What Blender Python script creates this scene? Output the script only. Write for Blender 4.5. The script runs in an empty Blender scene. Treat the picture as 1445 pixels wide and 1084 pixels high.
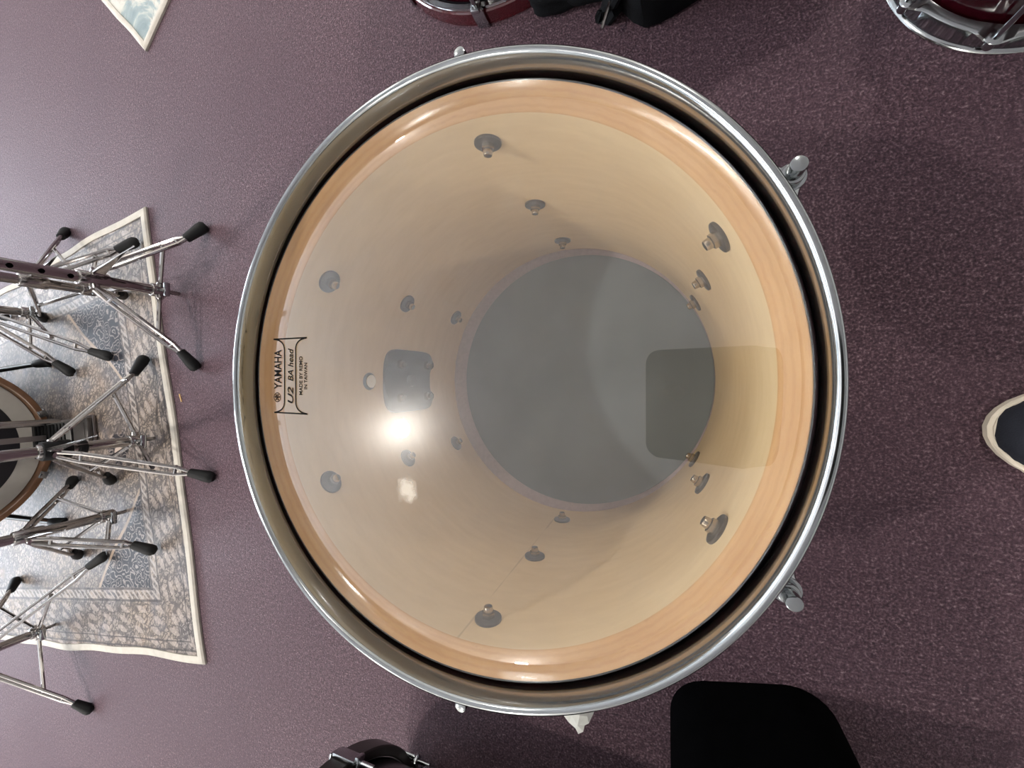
import bpy, bmesh, math, random
from math import sin, cos, pi, radians as R, atan2, hypot
from mathutils import Vector, Matrix
random.seed(7)
S = bpy.context.scene
COL = S.collection

# ------------------------------------------------------------------ camera
W, H = 1445, 1084
FPX, TH, PS, CAMZ = 563.9, 0.3719, -0.015, 0.500
cam = bpy.data.objects.new('camera', bpy.data.cameras.new('camera'))
COL.objects.link(cam)
cam.location = (0, 0, CAMZ)
cam.rotation_euler = (PS, TH, 0)
cam.data.sensor_fit = 'HORIZONTAL'
cam.data.sensor_width = 36
cam.data.lens = FPX / W * 36
cam.data.clip_start = 0.0005
S.camera = cam
CM = Matrix.Rotation(TH, 3, 'Y') @ Matrix.Rotation(PS, 3, 'X')

def at(px, py, z=0.0):
    """world point at height z under a photo pixel"""
    d = CM @ Vector(((px - W / 2) / FPX, -(py - H / 2) / FPX, -1))
    k = (CAMZ - z) / -d.z
    return Vector((d.x * k, d.y * k, z))

# ------------------------------------------------------------------ world, exposure
S.view_settings.view_transform = 'Standard'
S.view_settings.look = 'None'
S.view_settings.gamma = 1
S.view_settings.exposure = 0.2
S.view_settings.use_curve_mapping = False
S.cycles.use_denoising = True
S.cycles.max_bounces = 10
S.cycles.transparent_max_bounces = 12
wd = bpy.data.worlds.new('world'); S.world = wd; wd.use_nodes = True
wd.node_tree.nodes['Background'].inputs[0].default_value = (.6, .75, 1, 1)
wd.node_tree.nodes['Background'].inputs[1].default_value = 0.3
WINDOW_POWER = 20.0
LAMP_POWER = 34.0
LAMP_GLOW = 60.0

# ------------------------------------------------------------------ materials
def lin(r, g, b):
    f = lambda c: (c / 255 / 12.92) if c / 255 <= .04045 else ((c / 255 + .055) / 1.055) ** 2.4
    return (f(r), f(g), f(b), 1)

class NT:
    def __init__(s, name):
        s.m = bpy.data.materials.new(name); s.m.use_nodes = True
        s.t = s.m.node_tree; s.t.nodes.clear()
        s.out = s.n('ShaderNodeOutputMaterial')
    def n(s, typ, **k):
        o = s.t.nodes.new(typ)
        for a, v in k.items(): setattr(o, a, v)
        return o
    def l(s, a, b):
        if isinstance(a, (int, float)): b.default_value = a
        elif isinstance(a, (tuple, list)): b.default_value = a
        else: s.t.links.new(a, b)
    def math(s, op, a, b=0.0, c=0.0):
        o = s.n('ShaderNodeMath', operation=op)
        for i, v in enumerate((a, b, c)): s.l(v, o.inputs[i])
        return o.outputs[0]
    def mix(s, f, a, b, bt='MIX'):
        o = s.n('ShaderNodeMix', data_type='RGBA', blend_type=bt)
        s.l(f, o.inputs[0]); s.l(a, o.inputs[6]); s.l(b, o.inputs[7]); return o.outputs[2]
    def coord(s): return s.n('ShaderNodeTexCoord').outputs['Object']
    def sep(s, v):
        o = s.n('ShaderNodeSeparateXYZ'); s.l(v, o.inputs[0]); return o.outputs
    def comb(s, x, y, z=0.0):
        o = s.n('ShaderNodeCombineXYZ')
        for i, v in enumerate((x, y, z)): s.l(v, o.inputs[i])
        return o.outputs[0]
    def noise(s, v, scale, det=3, rough=.5, dist=0.0):
        o = s.n('ShaderNodeTexNoise'); s.l(v, o.inputs['Vector'])
        o.inputs['Scale'].default_value = scale; o.inputs['Detail'].default_value = det
        o.inputs['Roughness'].default_value = rough; o.inputs['Distortion'].default_value = dist
        return o.outputs[0]
    def vor(s, v, scale, feature='F1'):
        o = s.n('ShaderNodeTexVoronoi', feature=feature); s.l(v, o.inputs['Vector'])
        o.inputs['Scale'].default_value = scale
        return o.outputs
    def ramp(s, f, stops):
        o = s.n('ShaderNodeValToRGB'); s.l(f, o.inputs[0]); e = o.color_ramp.elements
        while len(e) < len(stops): e.new(.5)
        for el, (p, c) in zip(e, stops):
            el.position = p; el.color = c if isinstance(c, tuple) else (c, c, c, 1)
        return o.outputs[0]
    def step(s, v, lo, hi):
        o = s.n('ShaderNodeMapRange', interpolation_type='SMOOTHSTEP'); s.l(v, o.inputs[0])
        o.inputs[1].default_value = lo; o.inputs[2].default_value = hi; return o.outputs[0]
    def band(s, v, a, b, w=.001):
        return s.math('MULTIPLY', s.step(v, a - w, a + w), s.math('SUBTRACT', 1.0, s.step(v, b - w, b + w)))
    def bump(s, h, st, dist=.001):
        o = s.n('ShaderNodeBump'); s.l(h, o.inputs['Height'])
        o.inputs['Strength'].default_value = st; o.inputs['Distance'].default_value = dist
        return o.outputs[0]
    def bsdf(s, col, rough=.5, metal=0.0, spec=.5, normal=None, **k):
        o = s.n('ShaderNodeBsdfPrincipled')
        s.l(col, o.inputs['Base Color']); s.l(rough, o.inputs['Roughness']); s.l(metal, o.inputs['Metallic'])
        o.inputs['Specular IOR Level'].default_value = spec
        if normal is not None: s.l(normal, o.inputs['Normal'])
        for a, v in k.items(): s.l(v, o.inputs[a.replace('_', ' ')])
        return o.outputs[0]
    def done(s, sh):
        s.l(sh, s.out.inputs[0]); return s.m

def plain(name, col, rough=.5, metal=0.0, spec=.5, var=.12, scale=60, bump=0.0, bscale=300, **k):
    t = NT(name); c = t.coord()
    nz = t.noise(c, scale, 3)
    f = t.ramp(nz, [(.3, (1 - var,) * 3 + (1,)), (.7, (1.0,) * 3 + (1,))])
    cc = t.mix(1.0, col, f, 'MULTIPLY')
    nm = t.bump(t.noise(c, bscale, 2), bump) if bump else None
    return t.done(t.bsdf(cc, rough, metal, spec, nm, **k))

def emit(name, col, st):
    t = NT(name); e = t.n('ShaderNodeEmission'); e.inputs[0].default_value = col; e.inputs[1].default_value = st
    return t.done(e.outputs[0])

def mat_chrome(name, col=(.72, .73, .73, 1), rough=.09, wear=.05):
    t = NT(name); c = t.coord()
    r = t.math('MULTIPLY_ADD', t.noise(c, 90, 4, .6), wear, rough - wear / 2)
    return t.done(t.bsdf(col, r, 1.0))

def mat_carpet():
    t = NT('carpet'); c = t.coord()
    a = t.noise(c, 420, 2, .6)
    b = t.noise(c, 170, 3, .6)
    big = t.noise(c, 3.5, 3)
    f = t.math('MULTIPLY_ADD', a, .68, t.math('MULTIPLY', b, .32))
    colr = t.ramp(f, [(.33, lin(31, 20, 25)), (.48, lin(66, 47, 54)), (.57, lin(91, 70, 77)), (.70, lin(146, 126, 129))])
    colr = t.mix(t.math('MULTIPLY', t.step(big, .35, .7), .35), colr, lin(68, 49, 58))
    nm = t.bump(f, .75, .004)
    return t.done(t.bsdf(colr, .60, 0.0, .30, nm, Sheen_Weight=.12, Sheen_Roughness=.4, Sheen_Tint=(.88, .74, .86, 1), Specular_Tint=(.95, .84, .95, 1)))

def mat_maple(name, light, dark, rings=False):
    t = NT(name); c = t.coord(); x, y, z = t.sep(c)
    ang = t.math('ARCTAN2', y, x)
    g = t.noise(t.comb(t.math('MULTIPLY', ang, 2.2), t.math('MULTIPLY', z, 46.0)), 2.2, 5, .6, .25)
    patch = t.noise(t.comb(t.math('MULTIPLY', ang, 3.0), t.math('MULTIPLY', z, 14.0), 3.0), 1.5, 3)
    col = t.mix(t.ramp(g, [(.3, 0.0), (.75, 1.0)]), light, dark)
    col = t.mix(t.math('MULTIPLY', t.step(patch, .4, .75), .2), col, dark)
    if rings:
        rr = t.n('ShaderNodeVectorMath', operation='LENGTH'); t.l(t.comb(x, y, 0.0), rr.inputs[0])
        v = t.math('MULTIPLY_ADD', t.noise(t.comb(t.math('MULTIPLY', ang, 9.0), 0.0), 2, 3), .0022, rr.outputs[1])
        w = t.math('SINE', t.math('MULTIPLY', v, 2300.0))
        col = t.mix(t.math('MULTIPLY', t.step(w, -.2, 1.0), .22), col, lin(178, 122, 78))
        fl = t.noise(t.comb(t.math('MULTIPLY', ang, 30.0), t.math('MULTIPLY', v, 900.0)), 1.5, 2)
        col = t.mix(t.math('MULTIPLY', t.step(fl, .6, .75), .22), col, lin(150, 100, 66))
    else:
        d = t.math('ABSOLUTE', t.math('ADD', ang, R(93.5)))
        d = t.math('ADD', d, t.math('MULTIPLY', t.math('SUBTRACT', t.noise(c, 20, 2), .5), .03))
        col = t.mix(t.math('MULTIPLY', t.math('SUBTRACT', 1.0, t.step(d, .002, .006)), .28), col, lin(120, 90, 60))
    return t.done(t.bsdf(col, .5, 0.0, .25))

def mat_film():
    """clear two ply drumhead: see-through, a little milky, glossy, with dust and one pale spot"""
    t = NT('clear_film'); c = t.coord()
    tr = t.n('ShaderNodeBsdfTransparent'); tr.inputs[0].default_value = (.95, .945, .93, 1)
    df = t.n('ShaderNodeBsdfDiffuse'); df.inputs[0].default_value = (.84, .76, .64, 1)
    g1 = t.n('ShaderNodeBsdfGlossy'); g1.inputs['Roughness'].default_value = .012; g1.inputs[0].default_value = (1, 1, 1, 1)
    g2 = t.n('ShaderNodeBsdfGlossy'); g2.inputs['Roughness'].default_value = .21; g2.inputs[0].default_value = (1, 1, 1, 1)
    p = at(575, 692, HEADZ) - Vector((CX, CY, 0)); x, y, z = t.sep(c)
    dx = t.math('DIVIDE', t.math('SUBTRACT', x, p.x), .0085); dy = t.math('DIVIDE', t.math('SUBTRACT', y, p.y), .0095)
    dd = t.math('SQRT', t.math('ADD', t.math('MULTIPLY', dx, dx), t.math('MULTIPLY', dy, dy)))
    dd = t.math('ADD', dd, t.math('MULTIPLY', t.math('SUBTRACT', t.noise(c, 180, 3), .5), 1.3))
    spot = t.math('MULTIPLY', t.math('SUBTRACT', 1.0, t.step(dd, .3, 1.1)), .5)  # pale hazy spot with a ragged edge
    dust = t.math('MULTIPLY', t.step(t.noise(c, 26, 4, .65), .52, .8), .045)
    haze = t.math('ADD', t.math('ADD', .032, dust), spot)
    m0 = t.n('ShaderNodeMixShader'); t.l(haze, m0.inputs[0]); t.l(tr.outputs[0], m0.inputs[1]); t.l(df.outputs[0], m0.inputs[2])
    m1 = t.n('ShaderNodeMixShader'); m1.inputs[0].default_value = .018; t.l(m0.outputs[0], m1.inputs[1]); t.l(g2.outputs[0], m1.inputs[2])
    fr = t.n('ShaderNodeFresnel'); fr.inputs[0].default_value = 1.55
    fac = t.math('MINIMUM', t.math('MULTIPLY_ADD', fr.outputs[0], 0.25, .115), .6)
    m2 = t.n('ShaderNodeMixShader'); t.l(fac, m2.inputs[0]); t.l(m1.outputs[0], m2.inputs[1]); t.l(g1.outputs[0], m2.inputs[2])
    return t.done(m2.outputs[0])

def mat_rug(L, Wd):
    """faded oriental rug; object x runs inwards from the right edge, y along that edge"""
    t = NT('oriental_rug'); c = t.coord(); x, y, z = t.sep(c)
    v2 = t.math('MINIMUM', y, t.math('SUBTRACT', Wd, y))          # distance from the two long ends
    e = t.math('MINIMUM', x, v2)                                  # distance from the nearest edge
    wob = t.math('MULTIPLY', t.math('SUBTRACT', t.noise(c, 70, 3), .5), .026)
    cells = t.vor(t.comb(t.math('ADD', x, wob), t.math('ADD', y, wob)), 88, 'DISTANCE_TO_EDGE')[0]
    rings = t.math('SINE', t.math('MULTIPLY', t.vor(c, 24)[0], 17.0))
    fine = t.noise(c, 230, 3, .7)
    patch = t.noise(c, 9, 3)
    base = t.mix(t.step(patch, .35, .7), lin(142, 128, 116), lin(126, 118, 116))
    dark = lin(30, 28, 33)
    f1 = t.math('MULTIPLY', t.math('SUBTRACT', 1.0, t.step(cells, .05, .16)), .75)
    f2 = t.math('MULTIPLY', t.step(rings, .45, .85), .55)
    f3 = t.math('MULTIPLY', t.step(fine, .53, .63), .6)
    f = t.math('MAXIMUM', t.math('MAXIMUM', f1, f2), f3)
    field = t.mix(f, base, dark)
    # soft tan and slate blotches of wear
    field = t.mix(t.math('MULTIPLY', t.step(t.noise(c, 14, 2), .55, .75), .4), field, lin(140, 118, 100))
    field = t.mix(t.math('MULTIPLY', t.step(t.noise(t.comb(y, x), 11, 2), .56, .72), .3), field, lin(92, 96, 112))
    # border: arches repeated along the edge
    s = t.math('ADD', x, y)
    arch = t.math('SINE', t.math('MULTIPLY', s, 2 * pi / .062))
    arch2 = t.math('SINE', t.math('MULTIPLY', e, 2 * pi / .043))
    am = t.step(t.math('MULTIPLY', arch, arch2), .25, .5)
    border = t.mix(t.math('MULTIPLY', am, .45), field, lin(168, 156, 148))
    lines = t.math('MULTIPLY', t.step(t.math('SINE', t.math('MULTIPLY', s, 2 * pi / .018)), .1, .5), t.band(e, .118, .136))
    border = t.mix(t.math('MULTIPLY', lines, .7), border, lin(160, 152, 146))
    for a, b in ((.016, .020), (.034, .037), (.112, .117), (.137, .142)):
        border = t.mix(t.math('MULTIPLY', t.band(e, a, b, .001), .7), border, dark)
    inside = t.step(e, .141, .143)
    col = t.mix(inside, border, field)
    # navy corner spandrels of the field with pale flowers
    q = t.math('ADD', t.math('SUBTRACT', x, .142), t.math('SUBTRACT', v2, .142))
    q = t.math('ADD', q, t.math('MULTIPLY', t.math('SINE', t.math('MULTIPLY', x, 40.0)), .004))
    sp = t.math('MULTIPLY', t.math('SUBTRACT', 1.0, t.step(q, .193, .196)), inside)
    fl = t.vor(t.comb(t.math('ADD', x, wob), y), 44)[0]
    fl = t.math('MULTIPLY', t.step(t.math('SINE', t.math('MULTIPLY', fl, 24.0)), .55, .8), .8)
    navy = t.mix(fl, lin(20, 22, 33), lin(140, 130, 126))
    col = t.mix(sp, col, navy)
    col = t.mix(t.math('MULTIPLY', t.band(q, .196, .206), inside), col, lin(150, 132, 116))
    # small navy medallions on the axis
    for (mx, my, r) in ((.20, Wd * .52, .05), (.62, Wd * .5, .10)):
        dx = t.math('SUBTRACT', x, mx); dy = t.math('MULTIPLY', t.math('SUBTRACT', y, my), 1.3)
        d = t.math('SQRT', t.math('ADD', t.math('MULTIPLY', dx, dx), t.math('MULTIPLY', dy, dy)))
        d = t.math('ADD', d, t.math('MULTIPLY', t.math('SUBTRACT', t.noise(c, 60, 2), .5), .05))
        m = t.math('SUBTRACT', 1.0, t.step(d, r * .8, r * .84))
        col = t.mix(t.math('MULTIPLY', m, .9), col, navy)
        col = t.mix(t.math('SUBTRACT', 1.0, t.step(d, r * .28, r * .32)), col, lin(176, 160, 150))
    nm = t.bump(t.noise(c, 700, 2), .35, .001)
    return t.done(t.bsdf(col, .55, 0.0, .26, nm))

def mat_rug2():
    t = NT('abstract_rug'); c = t.coord()
    n1 = t.noise(c, 11, 5, .65, .6); n2 = t.noise(c, 60, 4, .7)
    col = t.ramp(n1, [(.36, lin(120, 134, 138)), (.47, lin(140, 152, 154)), (.54, lin(186, 184, 176)), (.7, lin(194, 190, 184))])
    col = t.mix(t.math('MULTIPLY', t.step(n2, .55, .72), .5), col, lin(128, 118, 110))
    x, y, z = t.sep(c)
    return t.done(t.bsdf(col, .8, 0.0, .2, t.bump(t.noise(c, 600, 2), .4)))

CX, CY = -0.113, -0.0033
HEADZ = CAMZ - .2095

M = dict(
    carpet=mat_carpet(),
    wall=plain('wall_paint', lin(205, 203, 198), .8, var=.04, bump=.1),
    ceiling=plain('ceiling_tile', lin(240, 240, 238), .9, var=.05, scale=30, bump=.3, bscale=120),
    trim=plain('white_trim', lin(225, 225, 222), .5),
    chrome=mat_chrome('polished_chrome', (.44, .465, .475, 1), .13, .1),
    steel=mat_chrome('stand_steel', (.42, .40, .39, 1), .16, .08),
    darksteel=mat_chrome('dull_steel', (.33, .31, .31, 1), .3, .1),
    bolt=mat_chrome('bolt_steel', (.42, .36, .28, 1), .25, .1),
    washer=plain('washer_steel', lin(60, 52, 42), .4, .1, var=.2),
    plate=plain('grey_plate', lin(40, 39, 38), .45, 0.0, var=.2),
    rubber=plain('black_rubber', lin(14, 15, 17), .6, spec=.3, bump=.3, bscale=500),
    maple=mat_maple('maple_ply', lin(221, 197, 156), lin(212, 187, 145)),
    bevel=mat_maple('maple_bearing_edge', lin(212, 170, 119), lin(199, 153, 102), True),
    maroon=plain('maroon_lacquer', lin(62, 8, 16), .12, spec=.6, var=.1, Coat_Weight=.6, Coat_Roughness=.04),
    darkred=plain('dark_red_lacquer', lin(40, 5, 12), .14, spec=.5, var=.1, Coat_Weight=.3, Coat_Roughness=.06),
    film=mat_film(),
    ink=plain('black_ink', lin(10, 9, 10), .6, spec=.1, var=.05),
    greyhead=plain('grey_head', lin(112, 124, 131), .4, var=.40, scale=9, spec=.4),  # cloudy tone paints uneven reflections into the disc colour
    paleedge=plain('pale_edge', lin(176, 160, 166), .8, var=.15, scale=260),
    white=plain('white_disc', lin(250, 252, 253), .3, var=.05),
    navy=plain('navy_canvas', lin(26, 30, 42), .85, bump=.4, bscale=900),
    shoe_rubber=plain('cream_rubber', lin(226, 216, 198), .6, var=.1, bump=.2),
    lining=plain('grey_lining', lin(70, 72, 70), .9, bump=.3),
    lace=plain('cotton_lace', lin(200, 198, 190), .9),
    blackcloth=plain('black_cloth', lin(11, 12, 15), .9, spec=.15, bump=.4, bscale=700),
    felt=plain('black_felt', lin(5, 5, 6), 1.0, spec=.02, var=.3, bump=.3, bscale=600),
    blacklac=plain('black_lacquer', lin(12, 12, 13), .25, spec=.5),
    tubeblack=plain('satin_black', lin(44, 40, 39), .35, spec=.5),
    binding=plain('white_binding', lin(188, 182, 172), .85, var=.15, bump=.4, bscale=500),
    brownhoop=plain('brown_wood_hoop', lin(128, 92, 66), .35, var=.35, scale=40),
    whitehead=plain('white_head', lin(190, 186, 178), .5, var=.06),
    darkhead=plain('dark_head', lin(34, 33, 38), .35, var=.2),
    pedalgrey=plain('pedal_metal', lin(98, 94, 92), .35, .7, var=.2),
    paper=plain('white_paper', lin(238, 238, 232), .8, var=.06),
    phone=plain('dark_phone', lin(16, 16, 18), .3),
    lensglass=plain('lens_glass', lin(4, 4, 6), .05),
    wood=plain('bare_wood', lin(214, 176, 120), .7),
    daylight=emit('daylight_pane', (.82, .90, 1, 1), WINDOW_POWER),
    lamp=emit('lamp_glow', (1, .98, .95, 1), LAMP_GLOW),
)
M['rug2'] = mat_rug2()

# ------------------------------------------------------------------ mesh helpers
def new(name, bm, mats, parent=None, smooth=True, loc=None, angle=40):
    me = bpy.data.meshes.new(name)
    bmesh.ops.recalc_face_normals(bm, faces=bm.faces[:])
    if smooth:
        for f in bm.faces: f.smooth = True
        for e in bm.edges:
            if len(e.link_faces) == 2 and e.calc_face_angle(0) > R(angle): e.smooth = False
    bm.to_mesh(me); bm.free()
    for m in (mats if isinstance(mats, (list, tuple)) else [mats]): me.materials.append(m)
    o = bpy.data.objects.new(name, me); COL.objects.link(o)
    if parent: o.parent = parent
    if loc: o.location = loc
    return o

def thing(name, label, cat, loc=(0, 0, 0), rot=(0, 0, 0), group=None):
    o = bpy.data.objects.new(name, None); COL.objects.link(o)
    o.location = loc; o.rotation_euler = rot; o.empty_display_size = .05
    return tag(o, label, cat, group)

def tag(o, label, cat, group=None):
    o['label'] = label; o['category'] = cat
    if group: o['group'] = group
    return o

def struct(o):
    o['kind'] = 'structure'; return o

def lathe(bm, prof, seg=128, rf=None, closed=False, mi=None):
    """revolve (r,z) points about z; rf(i_point, angle) adds to the radius; closed joins last to first"""
    rings = []
    for i, (r, z) in enumerate(prof):
        ring = []
        for k in range(seg):
            a = 2 * pi * k / seg
            q = r + (rf(i, a) if rf else 0)
            ring.append(bm.verts.new((q * cos(a), q * sin(a), z)))
        rings.append(ring)
    n = len(prof)
    for i in range(n if closed else n - 1):
        A, B = rings[i], rings[(i + 1) % n]
        for k in range(seg):
            f = bm.faces.new((A[k], A[(k + 1) % seg], B[(k + 1) % seg], B[k]))
            if mi: f.material_index = mi[i]
    return rings

def cap(bm, ring): bm.faces.new(ring)

def solid(bm, prof, seg=32):
    """lathe with both ends capped"""
    rg = lathe(bm, prof, seg); cap(bm, rg[0]); cap(bm, rg[-1]); return rg

def xf(bm, mat, verts): bmesh.ops.transform(bm, matrix=mat, verts=verts)

def frame(p, d, up=None):
    """matrix putting local z along d at p"""
    d = Vector(d).normalized()
    q = d.to_track_quat('Z', 'Y').to_matrix().to_4x4()
    return Matrix.Translation(p) @ q

def cyl(bm, p, q, r, r2=None, seg=16, bev=0.0):
    p, q = Vector(p), Vector(q); L = (q - p).length; r2 = r if r2 is None else r2
    b = min(bev, L * .45, r * .9, r2 * .9)
    prof = [(r, 0), (r2, L)] if b <= 0 else [(r - b, 0), (r - b * .3, b * .3), (r, b), (r2, L - b), (r2 - b * .3, L - b * .3), (r2 - b, L)]
    n0 = len(bm.verts)
    solid(bm, prof, seg)
    bm.verts.ensure_lookup_table()
    xf(bm, frame(p, q - p), bm.verts[n0:])

def tube(bm, pts, r, seg=10, flat=None):
    """round tube through points (caps at the ends)"""
    pts = [Vector(p) for p in pts]; rings = []
    ups = Vector((0, 0, 1))
    for i, p in enumerate(pts):
        d = (pts[min(i + 1, len(pts) - 1)] - pts[max(i - 1, 0)]).normalized()
        u = d.cross(ups)
        if u.length < 1e-4: u = d.cross(Vector((1, 0, 0)))
        u.normalize(); v = u.cross(d)
        rr = r[i] if isinstance(r, (list, tuple)) else r
        fl = flat or 1.0
        rings.append([bm.verts.new(p + u * rr * cos(2 * pi * k / seg) * fl + v * rr * sin(2 * pi * k / seg)) for k in range(seg)])
    for A, B in zip(rings, rings[1:]):
        for k in range(seg): bm.faces.new((A[k], A[(k + 1) % seg], B[(k + 1) % seg], B[k]))
    cap(bm, rings[0]); cap(bm, rings[-1])

def box(bm, c, s, mat=None, bev=0.0, seg=2):
    n0 = len(bm.verts)
    r = bmesh.ops.create_cube(bm, size=1)
    vs = r['verts']
    xf(bm, Matrix.Translation(c) @ Matrix.Diagonal((s[0], s[1], s[2], 1)), vs)
    if bev:
        es = list({e for v in vs for e in v.link_edges})
        bmesh.ops.bevel(bm, geom=es, offset=bev, segments=seg, profile=.5, affect='EDGES')
    bm.verts.ensure_lookup_table()
    if mat is not None: xf(bm, mat, bm.verts[n0:])

def prism(bm, pts, z0, z1):
    a = [bm.verts.new((p[0], p[1], z0)) for p in pts]; b = [bm.verts.new((p[0], p[1], z1)) for p in pts]
    n = len(pts)
    for i in range(n): bm.faces.new((a[i], a[(i + 1) % n], b[(i + 1) % n], b[i]))
    cap(bm, a[::-1]); cap(bm, b)

def BM(): return bmesh.new()

# ------------------------------------------------------------------ room
X0, X1, Y0, Y1, ZC = -4.7, 2.6, -3.2, 3.2, 2.5
def slab(name, c, s, m):
    b = BM(); box(b, c, s); o = new(name, b, m, smooth=False); return struct(o)
b = BM(); box(b, ((X0 + X1) / 2, 0, -.05), (X1 - X0 + .4, Y1 - Y0 + .4, .1)); struct(new('floor', b, M['carpet'], smooth=False))
slab('ceiling', ((X0 + X1) / 2, 0, ZC + .05), (X1 - X0 + .4, Y1 - Y0 + .4, .1), M['ceiling'])
slab('wall_right', (X1 + .05, 0, ZC / 2), (.1, Y1 - Y0 + .4, ZC), M['wall'])
slab('wall_back', ((X0 + X1) / 2, Y1 + .05, ZC / 2), (X1 - X0 + .4, .1, ZC), M['wall'])
slab('wall_front', ((X0 + X1) / 2, Y0 - .05, ZC / 2), (X1 - X0 + .4, .1, ZC), M['wall'])
slab('wall_left', (X0 - .05, 0, ZC / 2), (.1, Y1 - Y0 + .4, ZC), M['wall'])
for n, c, s in (('baseboard_left', (X0 + .008, 0, .05), (.016, Y1 - Y0, .1)), ('baseboard_back', ((X0 + X1) / 2, Y1 - .008, .05), (X1 - X0, .016, .1)),
                ('baseboard_front', ((X0 + X1) / 2, Y0 + .008, .05), (X1 - X0, .016, .1)), ('baseboard_right', (X1 - .008, 0, .05), (.016, Y1 - Y0, .1))):
    slab(n, c, s, M['trim'])
for i, (yc, wd_) in enumerate(((-1.15, 1.5), (.75, 1.5))):
    fr = BM(); zc, hh = 1.15, 1.25
    for dy in (-wd_ / 2, 0, wd_ / 2): box(fr, (X0 + .02, yc + dy, zc), (.05, .06, hh + .06))
    for dz in (-hh / 2, hh / 2): box(fr, (X0 + .02, yc, zc + dz), (.046, wd_ + .056, .056))
    w = struct(new('window_%d' % (i + 1), fr, M['trim'], smooth=False))
    pb = BM(); box(pb, (X0 + .004, yc, zc), (.006, wd_, hh)); new('pane', pb, M['daylight'], w, smooth=False)

lp = at(568, 605, HEADZ)
k = (CAMZ - HEADZ + ZC - HEADZ) / (CAMZ - HEADZ)
LX, LY = lp.x * k, lp.y * k
for (x, y) in ((LX, LY), (-2.2, 2.35), (-2.3, -2.6), (.4, 2.45), (-.9, -2.6)):
    t = thing('ceiling_light', 'round white downlight set in the ceiling', 'ceiling light', (x, y, ZC), group='round ceiling downlights')
    b = BM(); lathe(b, [(.066, -.001), (.068, -.012), (.085, -.010), (.092, 0)], 40); new('frame', b, M['trim'], t)
    b = BM(); rg = lathe(b, [(.066, -.002), (.063, -.006), (.001, -.008)], 40); new('diffuser', b, M['lamp'], t)
    ld = bpy.data.lights.new('downlight', 'AREA'); ld.shape = 'DISK'; ld.size = .12; ld.energy = LAMP_POWER; ld.color = (1, .94, .86)
    lo = bpy.data.objects.new('bulb', ld); COL.objects.link(lo); lo.parent = t; lo.location = (0, 0, -.014)

# ------------------------------------------------------------------ main drum
LUG = [R(90), R(30), R(-30), R(-90), R(-150), R(150)]
drum = thing('tom_drum', 'large maroon tom with chrome hoop and clear head, standing on the purple carpet', 'drum', (CX, CY, 0))
BZ = CAMZ - .4853                       # lower bearing edge
RI, RO = .1612, .1725
b = BM()
lathe(b, [(RI, BZ), (RI, HEADZ - .0112), (RI + .0008, HEADZ - .0102), (.1712, HEADZ - .0004), (.1718, HEADZ - .0003), (RO, HEADZ - .0015), (RO, BZ)],
      160, closed=True, mi=[0, 1, 1, 1, 1, 2, 2])
shell = new('shell', b, [M['maple'], M['bevel'], M['maroon']], drum)

b = BM()
hp = [(.0002, HEADZ)] + [(.172 * i / 8, HEADZ) for i in range(1, 9)] + [(.1728, HEADZ - .0003), (.1734, HEADZ - .0014), (.1737, HEADZ - .004), (.1738, HEADZ - .009)]
lathe(b, hp, 128); head = new('drum_head', b, M['film'], drum)
b = BM(); lathe(b, [(.1737, HEADZ - .009), (.1737, HEADZ - .015), (.1749, HEADZ - .015), (.1749, HEADZ - .008), (.1744, HEADZ - .007)], 128, closed=True)
new('flesh_hoop', b, M['darksteel'], drum)

def hoop_profile(z, s):
    """flanged metal hoop: z = height of the bearing edge, s = +1 rim up, -1 rim down"""
    pr = [(.1762, -.012), (.1753, -.008), (.1751, .000), (.1751, .0060), (.1752, .0095), (.1755, .0120), (.1760, .0136), (.1767, .0144), (.1776, .0147), (.1786, .0147),
          (.1796, .0142), (.1799, .0131), (.1793, .0120), (.1783, .0100), (.1783, .002), (.1793, -.0065), (.1815, -.0085), (.1868, -.0100), (.1884, -.0115), (.1880, -.0125), (.1862, -.0118), (.1810, -.0105)]
    return [(r, z + s * h) for r, h in pr]
def ear(i, a):
    if not 16 <= i <= 21: return 0
    d = min(abs((a - l + pi) % (2 * pi) - pi) for l in LUG)
    return (.0105 if i in (17, 18, 19, 20) else 0) * math.exp(-(d / R(1.9)) ** 2)
b = BM(); lathe(b, hoop_profile(HEADZ, 1), 360, rf=ear, closed=True); new('top_hoop', b, M['chrome'], drum, angle=60)
b = BM(); lathe(b, hoop_profile(BZ, -1), 240, rf=ear, closed=True); new('bottom_hoop', b, M['chrome'], drum, angle=60)
# resonant head and the plain grey disc on it, set off centre
b = BM(); lathe(b, [(.0005, BZ - .0006), (.172, BZ - .0006), (.1745, BZ + .002)], 96); new('resonant_head', b, M['paleedge'], drum)
b = BM(); rg = lathe(b, [(.0005, BZ + .0006), (.1500, BZ + .0006), (.1515, BZ + .0004), (.1518, BZ - .0004)], 96)
o = new('grey_disc', b, M['greyhead'], drum); o.location = (.0088, .0008, .0)
o['label'] = 'grey disc across the far end of the shell'

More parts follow.
